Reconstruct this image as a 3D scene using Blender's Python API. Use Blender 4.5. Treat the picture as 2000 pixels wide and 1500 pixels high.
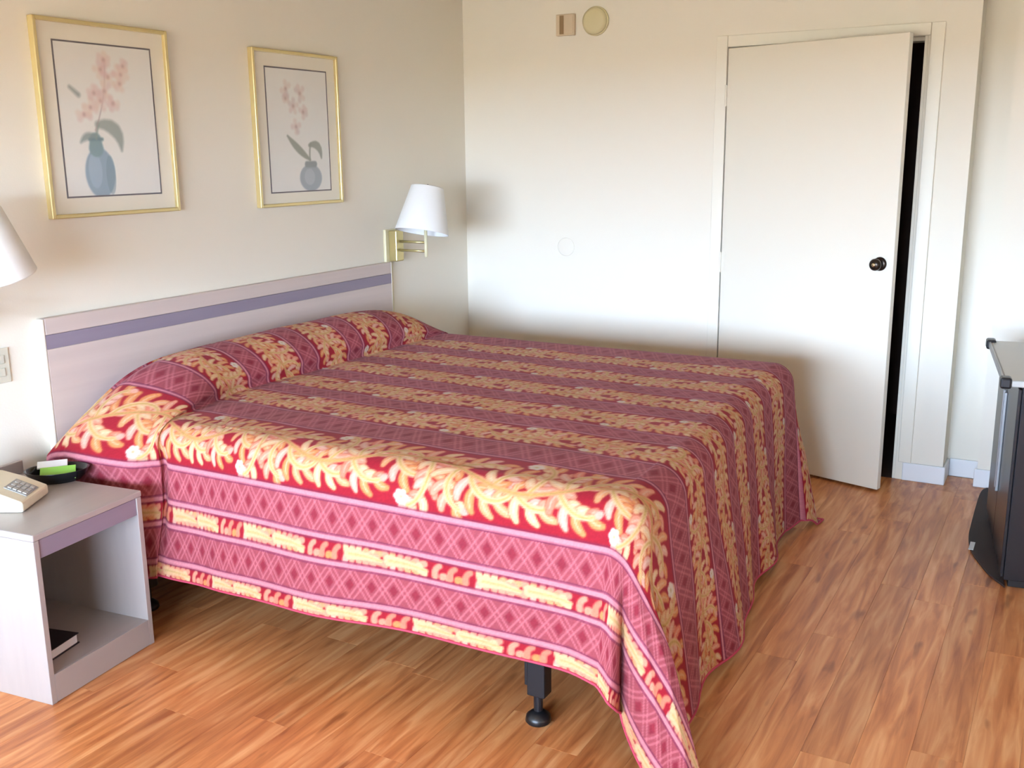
import bpy, bmesh, math, random
import numpy as np
from mathutils import Matrix, Vector

for o in list(bpy.data.objects):
    bpy.data.objects.remove(o)
scene = bpy.context.scene
COL = scene.collection
rng = np.random.default_rng(7)
random.seed(7)

# ------------------------------------------------------------------ camera
YAW, PITCH, ROLL = 0.5091, 0.2233, -0.0103
CAM = Vector((3.0761, -4.9997, 1.5536))
FPX = 1985.1
fwd = Vector((-math.sin(YAW) * math.cos(PITCH), math.cos(YAW) * math.cos(PITCH), -math.sin(PITCH)))
rgt0 = Vector((math.cos(YAW), math.sin(YAW), 0))
up0 = rgt0.cross(fwd)
rgt = math.cos(ROLL) * rgt0 + math.sin(ROLL) * up0
upv = -math.sin(ROLL) * rgt0 + math.cos(ROLL) * up0
cam_d = bpy.data.cameras.new('camera')
cam_d.sensor_width = 36.0
cam_d.lens = FPX / 2000.0 * 36.0
cam_d.clip_start = 0.05
cam = bpy.data.objects.new('camera', cam_d)
M = Matrix((rgt, upv, -fwd)).transposed().to_4x4()
M.translation = CAM
cam.matrix_world = M
COL.objects.link(cam)
scene.camera = cam

# ------------------------------------------------------------------ light
world = bpy.data.worlds.new('overcast_sky')
scene.world = world
world.use_nodes = True
wn = world.node_tree
bg = wn.nodes['Background']
bg.inputs['Color'].default_value = (0.68, 0.89, 1.20, 1)
bg.inputs['Strength'].default_value = 62.0

# window opening in the wall behind the camera
WX0, WX1, WZ0, WZ1, WY = 0.25, 3.3, 0.55, 1.82, -6.7
pl = bpy.data.lights.new('window_portal', 'AREA')
pl.shape = 'RECTANGLE'
pl.size, pl.size_y = WX1 - WX0, WZ1 - WZ0
pl.cycles.is_portal = True
po = bpy.data.objects.new('window_portal', pl)
po.location = ((WX0 + WX1) / 2, WY - 0.1, (WZ0 + WZ1) / 2)
po.rotation_euler = (math.radians(90), 0, 0)
COL.objects.link(po)

# sun added out of view behind the building: it lights the pavement outside, which throws warm light up into the room
sl = bpy.data.lights.new('sun', 'SUN')
sl.energy = 62.0
sl.color = (1.0, 0.84, 0.60)
sl.angle = 0.01
so = bpy.data.objects.new('sun', sl)
so.rotation_euler = (math.radians(-42), 0, math.radians(12))
so.location = (0, 6, 8)
COL.objects.link(so)

vs = scene.view_settings
vs.view_transform = 'Standard'
vs.look = 'None'
vs.exposure = -0.04
vs.gamma = 1.0
vs.use_curve_mapping = False


# ------------------------------------------------------------------ helpers
def lin(c):
    out = []
    for v in c[:3]:
        v = v / 255.0
        out.append(v / 12.92 if v <= 0.04045 else ((v + 0.055) / 1.055) ** 2.4)
    return tuple(out) + (1.0,)


def srgb2lin(a):
    a = np.clip(a, 0, 255) / 255.0
    return np.where(a <= 0.04045, a / 12.92, ((a + 0.055) / 1.055) ** 2.4)


def mat(name, c, rough=0.6, metal=0.0, var=0.0, scale=8.0, bump=0.0, bscale=200.0, c2=None,
        stretch=(1, 1, 1), spec=0.5, sheen=0.0, coat=0.0):
    m = bpy.data.materials.new(name)
    m.use_nodes = True
    nt = m.node_tree
    b = nt.nodes['Principled BSDF']
    b.inputs['Roughness'].default_value = rough
    b.inputs['Metallic'].default_value = metal
    b.inputs['Specular IOR Level'].default_value = spec
    if sheen:
        b.inputs['Sheen Weight'].default_value = sheen
        b.inputs['Sheen Roughness'].default_value = 0.4
    if coat:
        b.inputs['Coat Weight'].default_value = coat
        b.inputs['Coat Roughness'].default_value = 0.12
    tc = nt.nodes.new('ShaderNodeTexCoord')
    mp = nt.nodes.new('ShaderNodeMapping')
    mp.inputs['Scale'].default_value = stretch
    nt.links.new(tc.outputs['Object'], mp.inputs['Vector'])
    nz = nt.nodes.new('ShaderNodeTexNoise')
    nz.inputs['Scale'].default_value = scale
    nz.inputs['Detail'].default_value = 4
    nt.links.new(mp.outputs['Vector'], nz.inputs['Vector'])
    mx = nt.nodes.new('ShaderNodeMix')
    mx.data_type = 'RGBA'
    a = lin(c)
    if c2 is None:
        d = tuple(v * (1 - var) for v in a[:3]) + (1,)
    else:
        d = lin(c2)
    mx.inputs[6].default_value = a
    mx.inputs[7].default_value = d
    nt.links.new(nz.outputs['Fac'], mx.inputs[0])
    nt.links.new(mx.outputs[2], b.inputs['Base Color'])
    if bump:
        n2 = nt.nodes.new('ShaderNodeTexNoise')
        n2.inputs['Scale'].default_value = bscale
        nt.links.new(tc.outputs['Object'], n2.inputs['Vector'])
        bp = nt.nodes.new('ShaderNodeBump')
        bp.inputs['Strength'].default_value = bump
        bp.inputs['Distance'].default_value = 0.002
        nt.links.new(n2.outputs['Fac'], bp.inputs['Height'])
        nt.links.new(bp.outputs['Normal'], b.inputs['Normal'])
    return m


def link(name, me, parent=None, m=None, smooth=False):
    o = bpy.data.objects.new(name, me)
    COL.objects.link(o)
    if m is not None and len(me.materials) == 0:
        me.materials.append(m)
    if parent is not None:
        o.parent = parent
    if smooth:
        me.polygons.foreach_set('use_smooth', [True] * len(me.polygons))
    return o


def bm_obj(name, bm, m, parent=None, smooth=False):
    bmesh.ops.recalc_face_normals(bm, faces=bm.faces)
    me = bpy.data.meshes.new(name)
    bm.to_mesh(me)
    bm.free()
    return link(name, me, parent, m, smooth)


def add_box(bm, x0, x1, y0, y1, z0, z1, bev=0.0, seg=2):
    t = bmesh.new()
    v = [t.verts.new((x, y, z)) for x in (x0, x1) for y in (y0, y1) for z in (z0, z1)]
    for f in ((0, 1, 3, 2), (4, 6, 7, 5), (0, 4, 5, 1), (2, 3, 7, 6), (0, 2, 6, 4), (1, 5, 7, 3)):
        t.faces.new([v[i] for i in f])
    bmesh.ops.recalc_face_normals(t, faces=t.faces)
    if bev:
        bmesh.ops.bevel(t, geom=list(t.edges), offset=bev, segments=seg, profile=0.5, affect='EDGES')
    me = bpy.data.meshes.new('tmp')
    t.to_mesh(me)
    t.free()
    bm.from_mesh(me)
    bpy.data.meshes.remove(me)


def box(name, m, x0, x1, y0, y1, z0, z1, bev=0.0, parent=None, seg=2):
    bm = bmesh.new()
    add_box(bm, x0, x1, y0, y1, z0, z1, bev, seg)
    return bm_obj(name, bm, m, parent)


def add_tube(bm, pts, r, n=12, cap=True):
    pts = [Vector(p) for p in pts]
    rings = []
    rr = r if isinstance(r, (list, tuple)) else [r] * len(pts)
    prev = None
    for i, p in enumerate(pts):
        d = (pts[min(i + 1, len(pts) - 1)] - pts[max(i - 1, 0)]).normalized()
        if prev is None:
            a = d.orthogonal().normalized()
        else:
            a = (prev - d * prev.dot(d))
            a = a.normalized() if a.length > 1e-6 else d.orthogonal().normalized()
        prev = a
        b = d.cross(a)
        rings.append([bm.verts.new(p + rr[i] * (math.cos(t) * a + math.sin(t) * b))
                      for t in [2 * math.pi * k / n for k in range(n)]])
    for i in range(len(rings) - 1):
        for k in range(n):
            bm.faces.new((rings[i][k], rings[i][(k + 1) % n], rings[i + 1][(k + 1) % n], rings[i + 1][k]))
    if cap:
        bm.faces.new(rings[0][::-1])
        bm.faces.new(rings[-1])


def add_lathe(bm, prof, n=40, mtx=None, sx=1.0, sy=1.0):
    rings = []
    for r, z in prof:
        ring = []
        for k in range(n):
            t = 2 * math.pi * k / n
            v = Vector((r * sx * math.cos(t), r * sy * math.sin(t), z))
            if mtx is not None:
                v = mtx @ v
            ring.append(bm.verts.new(v))
        rings.append(ring)
    for i in range(len(rings) - 1):
        for k in range(n):
            bm.faces.new((rings[i][k], rings[i][(k + 1) % n], rings[i + 1][(k + 1) % n], rings[i + 1][k]))
    return rings


def lathe(name, m, prof, parent=None, n=40, mtx=None, cap0=True, cap1=True, sx=1.0, sy=1.0, smooth=True):
    bm = bmesh.new()
    rings = add_lathe(bm, prof, n, mtx, sx, sy)
    if cap0:
        bm.faces.new(rings[0][::-1])
    if cap1:
        bm.faces.new(rings[-1])
    return bm_obj(name, bm, m, parent, smooth)


def prism(name, m, outline, axis, a0, a1, parent=None, bev=0.0):
    """outline of 2D points extruded along an axis ('x','y','z')"""
    bm = bmesh.new()

    def P(u, v, w):
        return {'x': (w, u, v), 'y': (u, w, v), 'z': (u, v, w)}[axis]
    A = [bm.verts.new(P(u, v, a0)) for u, v in outline]
    B = [bm.verts.new(P(u, v, a1)) for u, v in outline]
    n = len(outline)
    bm.faces.new(A)
    bm.faces.new(B[::-1])
    for i in range(n):
        bm.faces.new((A[i], B[i], B[(i + 1) % n], A[(i + 1) % n]))
    bmesh.ops.recalc_face_normals(bm, faces=bm.faces)
    if bev:
        bmesh.ops.bevel(bm, geom=list(bm.edges), offset=bev, segments=2, profile=0.5, affect='EDGES')
    return bm_obj(name, bm, m, parent)


def thing(name, label, cat, loc=(0, 0, 0), rz=0.0, group=None):
    o = bpy.data.objects.new(name, None)
    o.empty_display_size = 0.05
    COL.objects.link(o)
    o.location = loc
    o.rotation_euler = (0, 0, rz)
    return tag(o, label, cat, group)


def tag(o, label, cat, group=None, kind=None):
    o['label'] = label
    o['category'] = cat
    if group:
        o['group'] = group
    if kind:
        o['kind'] = kind
    return o


def struct(o, label, cat):
    return tag(o, label, cat, kind='structure')


# ------------------------------------------------------------------ materials
WALL = mat('wall_paint', (236, 229, 214), 0.75, var=0.03, scale=1.5, bump=0.12, bscale=140)
TRIM = mat('trim_paint', (234, 228, 212), 0.45, var=0.02, scale=4)
DOORP = mat('door_paint', (232, 225, 209), 0.42, var=0.02, scale=3)
BASE = mat('baseboard_paint', (232, 234, 236), 0.4, var=0.03, scale=6)
TAN = mat('tan_wall_paint', (206, 188, 156), 0.8, var=0.03)
CEIL = mat('ceiling_paint', (214, 200, 172), 0.85, bump=0.2, bscale=90)
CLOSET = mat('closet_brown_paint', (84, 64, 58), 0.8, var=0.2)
GROUND = mat('pavement', (168, 150, 124), 0.9, var=0.25, scale=3)
SUBFLOOR = mat('subfloor', (84, 52, 36), 0.8)
LAM = mat('pinkish_laminate', (210, 194, 186), 0.42, c2=(196, 180, 174), scale=6, stretch=(1, 0.12, 6))
LAMN = mat('nightstand_laminate', (174, 164, 159), 0.4, c2=(162, 152, 148), scale=5, stretch=(6, 0.4, 1))
PURP = mat('purple_grey_laminate', (146, 135, 150), 0.45, c2=(133, 122, 140), scale=7, stretch=(1, 0.3, 4))
EDGEB = mat('cream_edge_band', (226, 220, 208), 0.45)
GOLD = mat('brass_frame', (224, 206, 150), 0.32, metal=0.6, var=0.1, scale=20)
MATB = mat('mat_board', (242, 235, 218), 0.8, var=0.02)
LINE = mat('print_border_ink', (96, 88, 92), 0.7)
SHADE = mat('white_lamp_shade', (238, 238, 236), 0.8, bump=0.1, bscale=400)
CREAM = mat('cream_enamel', (222, 214, 178), 0.35, var=0.04)
BRASS = mat('lamp_brass', (196, 180, 128), 0.3, metal=0.7)
DARKM = mat('dark_bronze', (62, 52, 44), 0.3, metal=0.8)
BLACKP = mat('black_plastic', (22, 22, 25), 0.35, var=0.2)
BLACKM = mat('black_painted_steel', (26, 27, 32), 0.4, metal=0.2)
BOXS = mat('box_spring_cloth', (40, 38, 42), 0.9)
MATT = mat('mattress_ticking', (222, 220, 214), 0.9)
PHONE = mat('beige_phone_plastic', (240, 233, 210), 0.38, var=0.03)
PHGREY = mat('phone_grey_panel', (166, 168, 168), 0.5)
PHKEY = mat('phone_keys', (190, 190, 188), 0.5)
GREEN = mat('green_card', (140, 196, 80), 0.6, var=0.05)
PAPER = mat('white_paper', (232, 232, 232), 0.8)
TRAYM = mat('black_glossy_tray', (20, 22, 24), 0.2)
BOOKC = mat('black_book_cover', (30, 27, 32), 0.5, var=0.15)
PLATE = mat('beige_switch_plate', (204, 200, 182), 0.45)
SENS = mat('yellowed_plastic', (214, 202, 160), 0.5, var=0.04)
TBOX = mat('tan_plastic', (204, 184, 156), 0.5)
TSLOT = mat('brown_grille', (140, 112, 76), 0.6)
CABB = mat('black_cabinet_lacquer', (27, 27, 31), 0.28, var=0.15, scale=4)
CABG = mat('grey_metal_trim', (150, 150, 150), 0.35, metal=0.5)
CABT = mat('grey_top_laminate', (176, 174, 168), 0.3, var=0.06)
PATCH = mat('dark_brown_matte', (50, 33, 29), 0.7, var=0.15)

# wood planks: colour per plank from the object's own random value, grain along the plank
WOOD = bpy.data.materials.new('laminate_floor_wood')
WOOD.use_nodes = True
nt = WOOD.node_tree
B = nt.nodes['Principled BSDF']
B.inputs['Roughness'].default_value = 0.37
B.inputs['Specular IOR Level'].default_value = 0.5
tc = nt.nodes.new('ShaderNodeTexCoord')
oi = nt.nodes.new('ShaderNodeObjectInfo')
cmb = nt.nodes.new('ShaderNodeCombineXYZ')
mul = nt.nodes.new('ShaderNodeMath')
mul.operation = 'MULTIPLY'
mul.inputs[1].default_value = 37.0
nt.links.new(oi.outputs['Random'], mul.inputs[0])
for k in range(3):
    nt.links.new(mul.outputs[0], cmb.inputs[k])
add = nt.nodes.new('ShaderNodeVectorMath')
add.operation = 'ADD'
nt.links.new(tc.outputs['Object'], add.inputs[0])
nt.links.new(cmb.outputs[0], add.inputs[1])
mp1 = nt.nodes.new('ShaderNodeMapping')
mp1.inputs['Scale'].default_value = (16, 1.3, 1)
nt.links.new(add.outputs[0], mp1.inputs['Vector'])
n1 = nt.nodes.new('ShaderNodeTexNoise')
n1.inputs['Scale'].default_value = 2.2
n1.inputs['Detail'].default_value = 6
n1.inputs['Distortion'].default_value = 0.6
nt.links.new(mp1.outputs[0], n1.inputs['Vector'])
r1 = nt.nodes.new('ShaderNodeValToRGB')
cr = r1.color_ramp
cr.elements[0].position = 0.28
cr.elements[0].color = lin((172, 99, 56))
cr.elements[1].position = 0.72
cr.elements[1].color = lin((234, 174, 120))
e = cr.elements.new(0.5)
e.color = lin((212, 138, 84))
nt.links.new(n1.outputs['Fac'], r1.inputs[0])
# dark elongated knots
mp2 = nt.nodes.new('ShaderNodeMapping')
mp2.inputs['Scale'].default_value = (11, 2.6, 1)
nt.links.new(add.outputs[0], mp2.inputs['Vector'])
n2 = nt.nodes.new('ShaderNodeTexNoise')
n2.inputs['Scale'].default_value = 1.6
n2.inputs['Detail'].default_value = 2
nt.links.new(mp2.outputs[0], n2.inputs['Vector'])
r2 = nt.nodes.new('ShaderNodeValToRGB')
r2.color_ramp.elements[0].position = 0.66
r2.color_ramp.elements[0].color = (1, 1, 1, 1)
r2.color_ramp.elements[1].position = 0.76
r2.color_ramp.elements[1].color = (0.55, 0.47, 0.42, 1)
nt.links.new(n2.outputs['Fac'], r2.inputs[0])
mxk = nt.nodes.new('ShaderNodeMix')
mxk.data_type = 'RGBA'
mxk.blend_type = 'MULTIPLY'
mxk.inputs[0].default_value = 1
nt.links.new(r1.outputs[0], mxk.inputs[6])
nt.links.new(r2.outputs[0], mxk.inputs[7])
hsv = nt.nodes.new('ShaderNodeHueSaturation')
mr = nt.nodes.new('ShaderNodeMapRange')
mr.inputs['To Min'].default_value = 0.87
mr.inputs['To Max'].default_value = 1.09
nt.links.new(oi.outputs['Random'], mr.inputs['Value'])
nt.links.new(mr.outputs[0], hsv.inputs['Value'])
nt.links.new(mxk.outputs[2], hsv.inputs['Color'])
nt.links.new(hsv.outputs[0], B.inputs['Base Color'])

# ------------------------------------------------------------------ the room
H = 2.44
XR = 4.2
YP = -6.2   # individual planks from here to the back wall
floor = box('floor', SUBFLOOR, -0.1, XR + 0.1, YP, 1.4, -0.06, -0.006)
struct(floor, 'orange-brown wood laminate plank floor of the bedroom', 'floor')
struct(box('floor_entry', WOOD, -0.1, XR + 0.1, WY - 0.1, YP - 0.0005, -0.06, 0.0), 'wood laminate floor behind the viewer', 'floor')
PW, PL = 0.128, 1.215
bmp = bmesh.new()
add_box(bmp, 0.0001, PW - 0.0001, 0.0001, PL - 0.0001, -0.0058, 0.0, 0.0006, 1)
bmesh.ops.recalc_face_normals(bmp, faces=bmp.faces)
pm = bpy.data.meshes.new('plank')
bmp.to_mesh(pm)
bmp.free()
pm.materials.append(WOOD)
rows = int(math.ceil(XR / PW))
for r in range(rows):
    y = YP - random.random() * PL
    yend = 0.16 if (2.61 < r * PW + PW / 2 < 2.76) else -0.0
    while y < yend - 0.02:
        ya, yb = max(y, YP), min(y + PL, yend)
        if yb - ya > 0.02:
            o = bpy.data.objects.new('plank', pm)
            COL.objects.link(o)
            o.parent = floor
            o.location = (r * PW, ya, 0)
            sx = min(1.0, (XR - r * PW) / PW)
            o.scale = (sx, (yb - ya) / PL, 1)
        y += PL


def wall(name, boxes, label, m=WALL):
    bm = bmesh.new()
    for b in boxes:
        add_box(bm, *b)
    return struct(bm_obj(name, bm, m), label, 'wall')


wall('wall_left', [(-0.12, 0, WY - 0.12, 0.12, -0.02, H)], 'cream painted wall behind the headboard and pictures')
wall('wall_back', [(0, 1.500, 0, 0.12, -0.02, H), (1.500, 2.402, 0, 0.12, 2.040, H), (2.402, 2.612, 0, 0.19, -0.02, H)],
     'cream painted wall with the white door in it')
wall('wall_recess', [(2.605, 2.77, 0.175, 0.22, -0.02, H)], 'narrow recessed strip of cream wall right of the door')
wall('wall_pier', [(2.757, XR + 0.12, 0.045, 0.22, -0.02, H)], 'cream wall pier behind the black cabinet')
wall('wall_right', [(XR, XR + 0.12, WY - 0.12, 0.05, -0.02, H)], 'cream painted wall on the right, out of view')
wall('wall_front', [(0, WX0, WY - 0.12, WY, -0.02, H), (WX1, XR, WY - 0.12, WY, -0.02, H),
                    (WX0, WX1, WY - 0.12, WY, -0.02, WZ0), (WX0, WX1, WY - 0.12, WY, WZ1, H)],
     'tan painted window wall behind the viewer', TAN)
struct(box('ceiling', CEIL, -0.12, XR + 0.12, WY - 0.12, 1.4, H, H + 0.08), 'white painted ceiling above the room', 'ceiling')
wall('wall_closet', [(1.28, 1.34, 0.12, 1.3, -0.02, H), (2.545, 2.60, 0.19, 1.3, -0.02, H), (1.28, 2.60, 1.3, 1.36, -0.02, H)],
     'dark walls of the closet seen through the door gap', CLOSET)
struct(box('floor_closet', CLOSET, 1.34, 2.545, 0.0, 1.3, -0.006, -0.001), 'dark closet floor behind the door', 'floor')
struct(box('ground', GROUND, -30, 34, -60, WY - 0.14, -0.25, -0.2), 'grey pavement outside the window', 'ground')

struct(box('sky_blocker', CEIL, -6, 10, WY - 4.0, WY - 0.13, 2.44, 2.58), 'unseen slab added outside the window to block high sky', 'blocker')  # added overhang, never in view: cuts high sky light reaching the near surfaces

# window frame behind the camera
wbm = bmesh.new()
for b in ((WX0, WX0 + 0.05, WZ0, WZ1), (WX1 - 0.05, WX1, WZ0, WZ1), (WX0 + 0.05, WX1 - 0.05, WZ0, WZ0 + 0.05),
          (WX0 + 0.05, WX1 - 0.05, WZ1 - 0.05, WZ1), (1.76, 1.80, WZ0 + 0.05, WZ1 - 0.05)):
    add_box(wbm, b[0], b[1], WY - 0.09, WY - 0.04, b[2], b[3], 0.004)
struct(bm_obj('window_1', wbm, TRIM), 'white window frame in the wall behind the viewer', 'window')

# baseboards
def baseboard(name, x0, x1, y0, y1, label):
    o = box(name, BASE, x0, x1, y0, y1, 0.0, 0.088, 0.004)
    return struct(o, label, 'baseboard')


baseboard('baseboard_back', 2.434, 2.624, -0.012, 0.0, 'white baseboard between door and wall corner')
baseboard('baseboard_corner', 2.612, 2.624, 0.0005, 0.163, 'white baseboard on the return of the wall corner')
baseboard('baseboard_recess', 2.6245, 2.756, 0.163, 0.175, 'white baseboard in the narrow wall recess')
baseboard('baseboard_pier', 2.745, XR, 0.033, 0.045, 'white baseboard on the pier behind the black cabinet')
baseboard('baseboard_closetside', 0.02, 1.443, -0.012, 0.0, 'white baseboard behind the bed on the back wall')
baseboard('baseboard_left', 0.0, 0.012, WY, -0.013, 'white baseboard along the headboard wall')

# door casing and jambs
struct(box('trim_1', TRIM, 1.443, 1.499, -0.012, 0.0, 0.0885, 2.0945, 0.003), 'cream door casing board on the hinge side', 'trim')
struct(box('trim_2', TRIM, 2.413, 2.470, -0.0135, -0.0, 0.0885, 2.0945, 0.003), 'cream door casing board on the knob side', 'trim')
struct(box('trim_3', TRIM, 1.4995, 2.4125, -0.012, 0.0, 2.0405, 2.0945, 0.003), 'cream casing board over the door', 'trim')
struct(box('trim_4', TRIM, 2.388, 2.402, 0.0, 0.12, 0, 2.04, 0.002), 'cream door jamb on the knob side', 'trim')
struct(box('trim_5', TRIM, 1.500, 2.388, 0.035, 0.12, 2.022, 2.04, 0.002), 'cream door jamb across the top', 'trim')

# door, ajar into the room
ang = -math.atan2(0.244, 0.863)
door = thing('door_1', 'plain white flush door standing ajar with a bronze knob', 'door', (1.5035, -0.0145, 0), ang)
door['kind'] = 'structure'
DWID = 0.893
box('slab', DOORP, 0.002, DWID, 0.0, 0.035, 0.012, 2.034, 0.0025, door)
for z in (1.815, 1.01, 0.22):
    hb = bmesh.new()
    add_tube(hb, [(-0.002, -0.004, z - 0.05), (-0.002, -0.004, z + 0.05)], 0.0055, 10)
    add_box(hb, 0.001, 0.022, -0.0012, 0.0, z - 0.048, z + 0.048)
    bm_obj('hinge', hb, DOORP, door)
kx, kz = 0.832, 1.056
RK = Matrix.Translation((kx, 0, kz)) @ Matrix.Rotation(math.radians(90), 4, 'X')
knob = lathe('knob', DARKM, [(0.011, 0.0), (0.011, 0.022), (0.02, 0.03), (0.0265, 0.042), (0.0265, 0.052), (0.02, 0.061), (0.006, 0.064)], door, 28, RK)
lathe('rose', DARKM, [(0.031, 0.0), (0.031, 0.004), (0.024, 0.009), (0.012, 0.011)], knob, 28, RK)
lathe('keyhole_button', mat('brass_button', (196, 170, 130), 0.25, metal=0.8), [(0.0085, 0.0615), (0.0085, 0.066), (0.004, 0.067)], knob, 16, RK)

# ------------------------------------------------------------------ headboard
YC = -1.79
hb = thing('headboard', 'long pinkish laminate headboard with purple-grey stripe on the wall', 'headboard', (0.0, YC, 0))
y0, y1 = -2.8037 - YC, -0.7799 - YC
box('panel', LAM, 0.0, 0.028, y0 + 0.012, y1 - 0.006, 0.30, 0.9146, 0.0015, hb)
box('stripe', PURP, 0.0, 0.0275, y0 + 0.012, y1 - 0.006, 0.9148, 0.9634, 0.001, hb)
box('top_rail', LAM, 0.0, 0.028, y0 + 0.012, y1 - 0.006, 0.9636, 1.0215, 0.004, hb)
box('edge_band', EDGEB, 0.0, 0.029, y0, y0 + 0.0118, 0.30, 1.0205, 0.004, hb)
box('edge_band', EDGEB, 0.0, 0.0285, y1 - 0.0058, y1, 0.30, 1.0205, 0.002, hb)

# ------------------------------------------------------------------ pictures
def seg_dist(X, Y, pts):
    d = np.full(X.shape, 9.0)
    tt = np.zeros(X.shape)
    n = len(pts) - 1
    for i in range(n):
        (ax, ay), (bx, by) = pts[i], pts[i + 1]
        vx, vy = bx - ax, by - ay
        L = vx * vx + vy * vy + 1e-12
        t = np.clip(((X - ax) * vx + (Y - ay) * vy) / L, 0, 1)
        dd = np.hypot(X - ax - t * vx, Y - ay - t * vy)
        k = dd < d
        d = np.where(k, dd, d)
        tt = np.where(k, (i + t) / n, tt)
    return d, tt


def curve(p0, p1, bend, n=6):
    out = []
    mx, my = (p0[0] + p1[0]) / 2, (p0[1] + p1[1]) / 2
    nx, ny = -(p1[1] - p0[1]), p1[0] - p0[0]
    cx, cy = mx + nx * bend, my + ny * bend
    for i in range(n + 1):
        t = i / n
        out.append(((1 - t) ** 2 * p0[0] + 2 * t * (1 - t) * cx + t * t * p1[0],
                    (1 - t) ** 2 * p0[1] + 2 * t * (1 - t) * cy + t * t * p1[1]))
    return out


def paint(img, X, Y, pts, w0, w1, col, soft, alpha=1.0, bulge=0.0):
    d, t = seg_dist(X, Y, pts)
    w = w0 + (w1 - w0) * t + bulge * np.sin(np.pi * t)
    a = np.clip((w - d) / soft + 0.5, 0, 1) * alpha
    img[:] = img * (1 - a[..., None]) + np.array(col, float) * a[..., None]


def vcol_material(name, rough=0.7, sheen=0.0, var=0.0):
    m = bpy.data.materials.new(name)
    m.use_nodes = True
    nt = m.node_tree
    b = nt.nodes['Principled BSDF']
    b.inputs['Roughness'].default_value = rough
    b.inputs['Specular IOR Level'].default_value = 0.2
    b.inputs['Sheen Weight'].default_value = sheen
    b.inputs['Sheen Roughness'].default_value = 0.45
    at = nt.nodes.new('ShaderNodeVertexColor')
    at.layer_name = 'dye'
    nt.links.new(at.outputs['Color'], b.inputs['Base Color'])
    tcn = nt.nodes.new('ShaderNodeTexCoord')
    nz = nt.nodes.new('ShaderNodeTexNoise')
    nz.inputs['Scale'].default_value = 350
    nt.links.new(tcn.outputs['Object'], nz.inputs['Vector'])
    bp = nt.nodes.new('ShaderNodeBump')
    bp.inputs['Strength'].default_value = 0.15
    bp.inputs['Distance'].default_value = 0.002
    nt.links.new(nz.outputs['Fac'], bp.inputs['Height'])
    nt.links.new(bp.outputs['Normal'], b.inputs['Normal'])
    return m


def grid_mesh(name, P, colr=None):
    """P: (n,m,3) vertex grid, colr: (n,m,3) linear colours"""
    n, m = P.shape[:2]
    me = bpy.data.meshes.new(name)
    idx = np.arange(n * m, dtype=np.int32).reshape(n, m)
    q = np.stack([idx[:-1, :-1], idx[1:, :-1], idx[1:, 1:], idx[:-1, 1:]], -1).reshape(-1, 4)
    me.vertices.add(n * m)
    me.vertices.foreach_set('co', P.reshape(-1).astype(np.float32))
    me.loops.add(q.size)
    me.loops.foreach_set('vertex_index', q.reshape(-1))
    me.polygons.add(len(q))
    me.polygons.foreach_set('loop_start', np.arange(0, q.size, 4, dtype=np.int32))
    me.polygons.foreach_set('loop_total', np.full(len(q), 4, dtype=np.int32))
    me.update(calc_edges=True)
    if colr is not None:
        at = me.color_attributes.new('dye', 'FLOAT_COLOR', 'POINT')
        c4 = np.concatenate([colr.reshape(-1, 3), np.ones((n * m, 1))], 1).astype(np.float32)
        at.data.foreach_set('color', c4.reshape(-1))
    me.polygons.foreach_set('use_smooth', np.ones(len(q), dtype=bool))
    return me


PRINT = vcol_material('print_paper', 0.75)
GLASS = bpy.data.materials.new('picture_glass')
GLASS.use_nodes = True
gt = GLASS.node_tree
gt.nodes.remove(gt.nodes['Principled BSDF'])
gtr = gt.nodes.new('ShaderNodeBsdfTransparent')
ggl = gt.nodes.new('ShaderNodeBsdfGlossy')
ggl.inputs['Roughness'].default_value = 0.12
gmx = gt.nodes.new('ShaderNodeMixShader')
gmx.inputs[0].default_value = 0.05
gt.links.new(gtr.outputs[0], gmx.inputs[1])
gt.links.new(ggl.outputs[0], gmx.inputs[2])
gt.links.new(gmx.outputs[0], gt.nodes['Material Output'].inputs['Surface'])


def picture(label, yl, yr, zb, zt, il, ir, ib, it, art):
    t = thing('framed_picture', label, 'picture', (0.0, (yl + yr) / 2, zb), 0, 'gold-framed flower prints')
    oy, oz = (yl + yr) / 2, zb
    yl, yr, il, ir = yl - oy, yr - oy, il - oy, ir - oy
    zt, ib, it = zt - oz, ib - oz, it - oz
    zb = 0.0
    fw, dp = 0.014, 0.027
    for nm, a in (('frame_side', (yl, yl + fw, zb, zt)), ('frame_side', (yr - fw, yr, zb, zt)),
                  ('frame_rail', (yl + fw, yr - fw, zt - fw, zt)), ('frame_rail', (yl + fw, yr - fw, zb, zb + fw))):
        box(nm, GOLD, 0.0, dp, a[0], a[1], a[2], a[3], 0.003, t)
    box('mat_board', MATB, 0.004, 0.012, yl + fw * 0.6, yr - fw * 0.6, zb + fw * 0.6, zt - fw * 0.6, 0, t)
    lw = 0.0055
    bl = bmesh.new()
    add_box(bl, 0.0121, 0.0136, il - lw, il, ib - lw, it + lw)
    add_box(bl, 0.0121, 0.0136, ir, ir + lw, ib - lw, it + lw)
    add_box(bl, 0.0121, 0.0136, il, ir, it, it + lw)
    add_box(bl, 0.0121, 0.0136, il, ir, ib - lw, ib)
    bm_obj('border_line', bl, LINE, t)
    ny, nz = 161, 201
    U, V = np.meshgrid(np.linspace(0, 1, ny), np.linspace(0, 1, nz), indexing='ij')
    img = np.zeros(U.shape + (3,))
    img[:] = (238, 236, 230)
    art(img, U, V * (it - ib) / (ir - il))
    P = np.stack([np.full(U.shape, 0.0129), il + U * (ir - il), ib + V * (it - ib)], -1)
    me = grid_mesh('print', P, srgb2lin(img))
    link('print', me, t, PRINT)
    box('glass', GLASS, 0.0175, 0.0190, yl + fw * 0.7, yr - fw * 0.7, zb + fw * 0.7, zt - fw * 0.7, 0, t)
    return t


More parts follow.
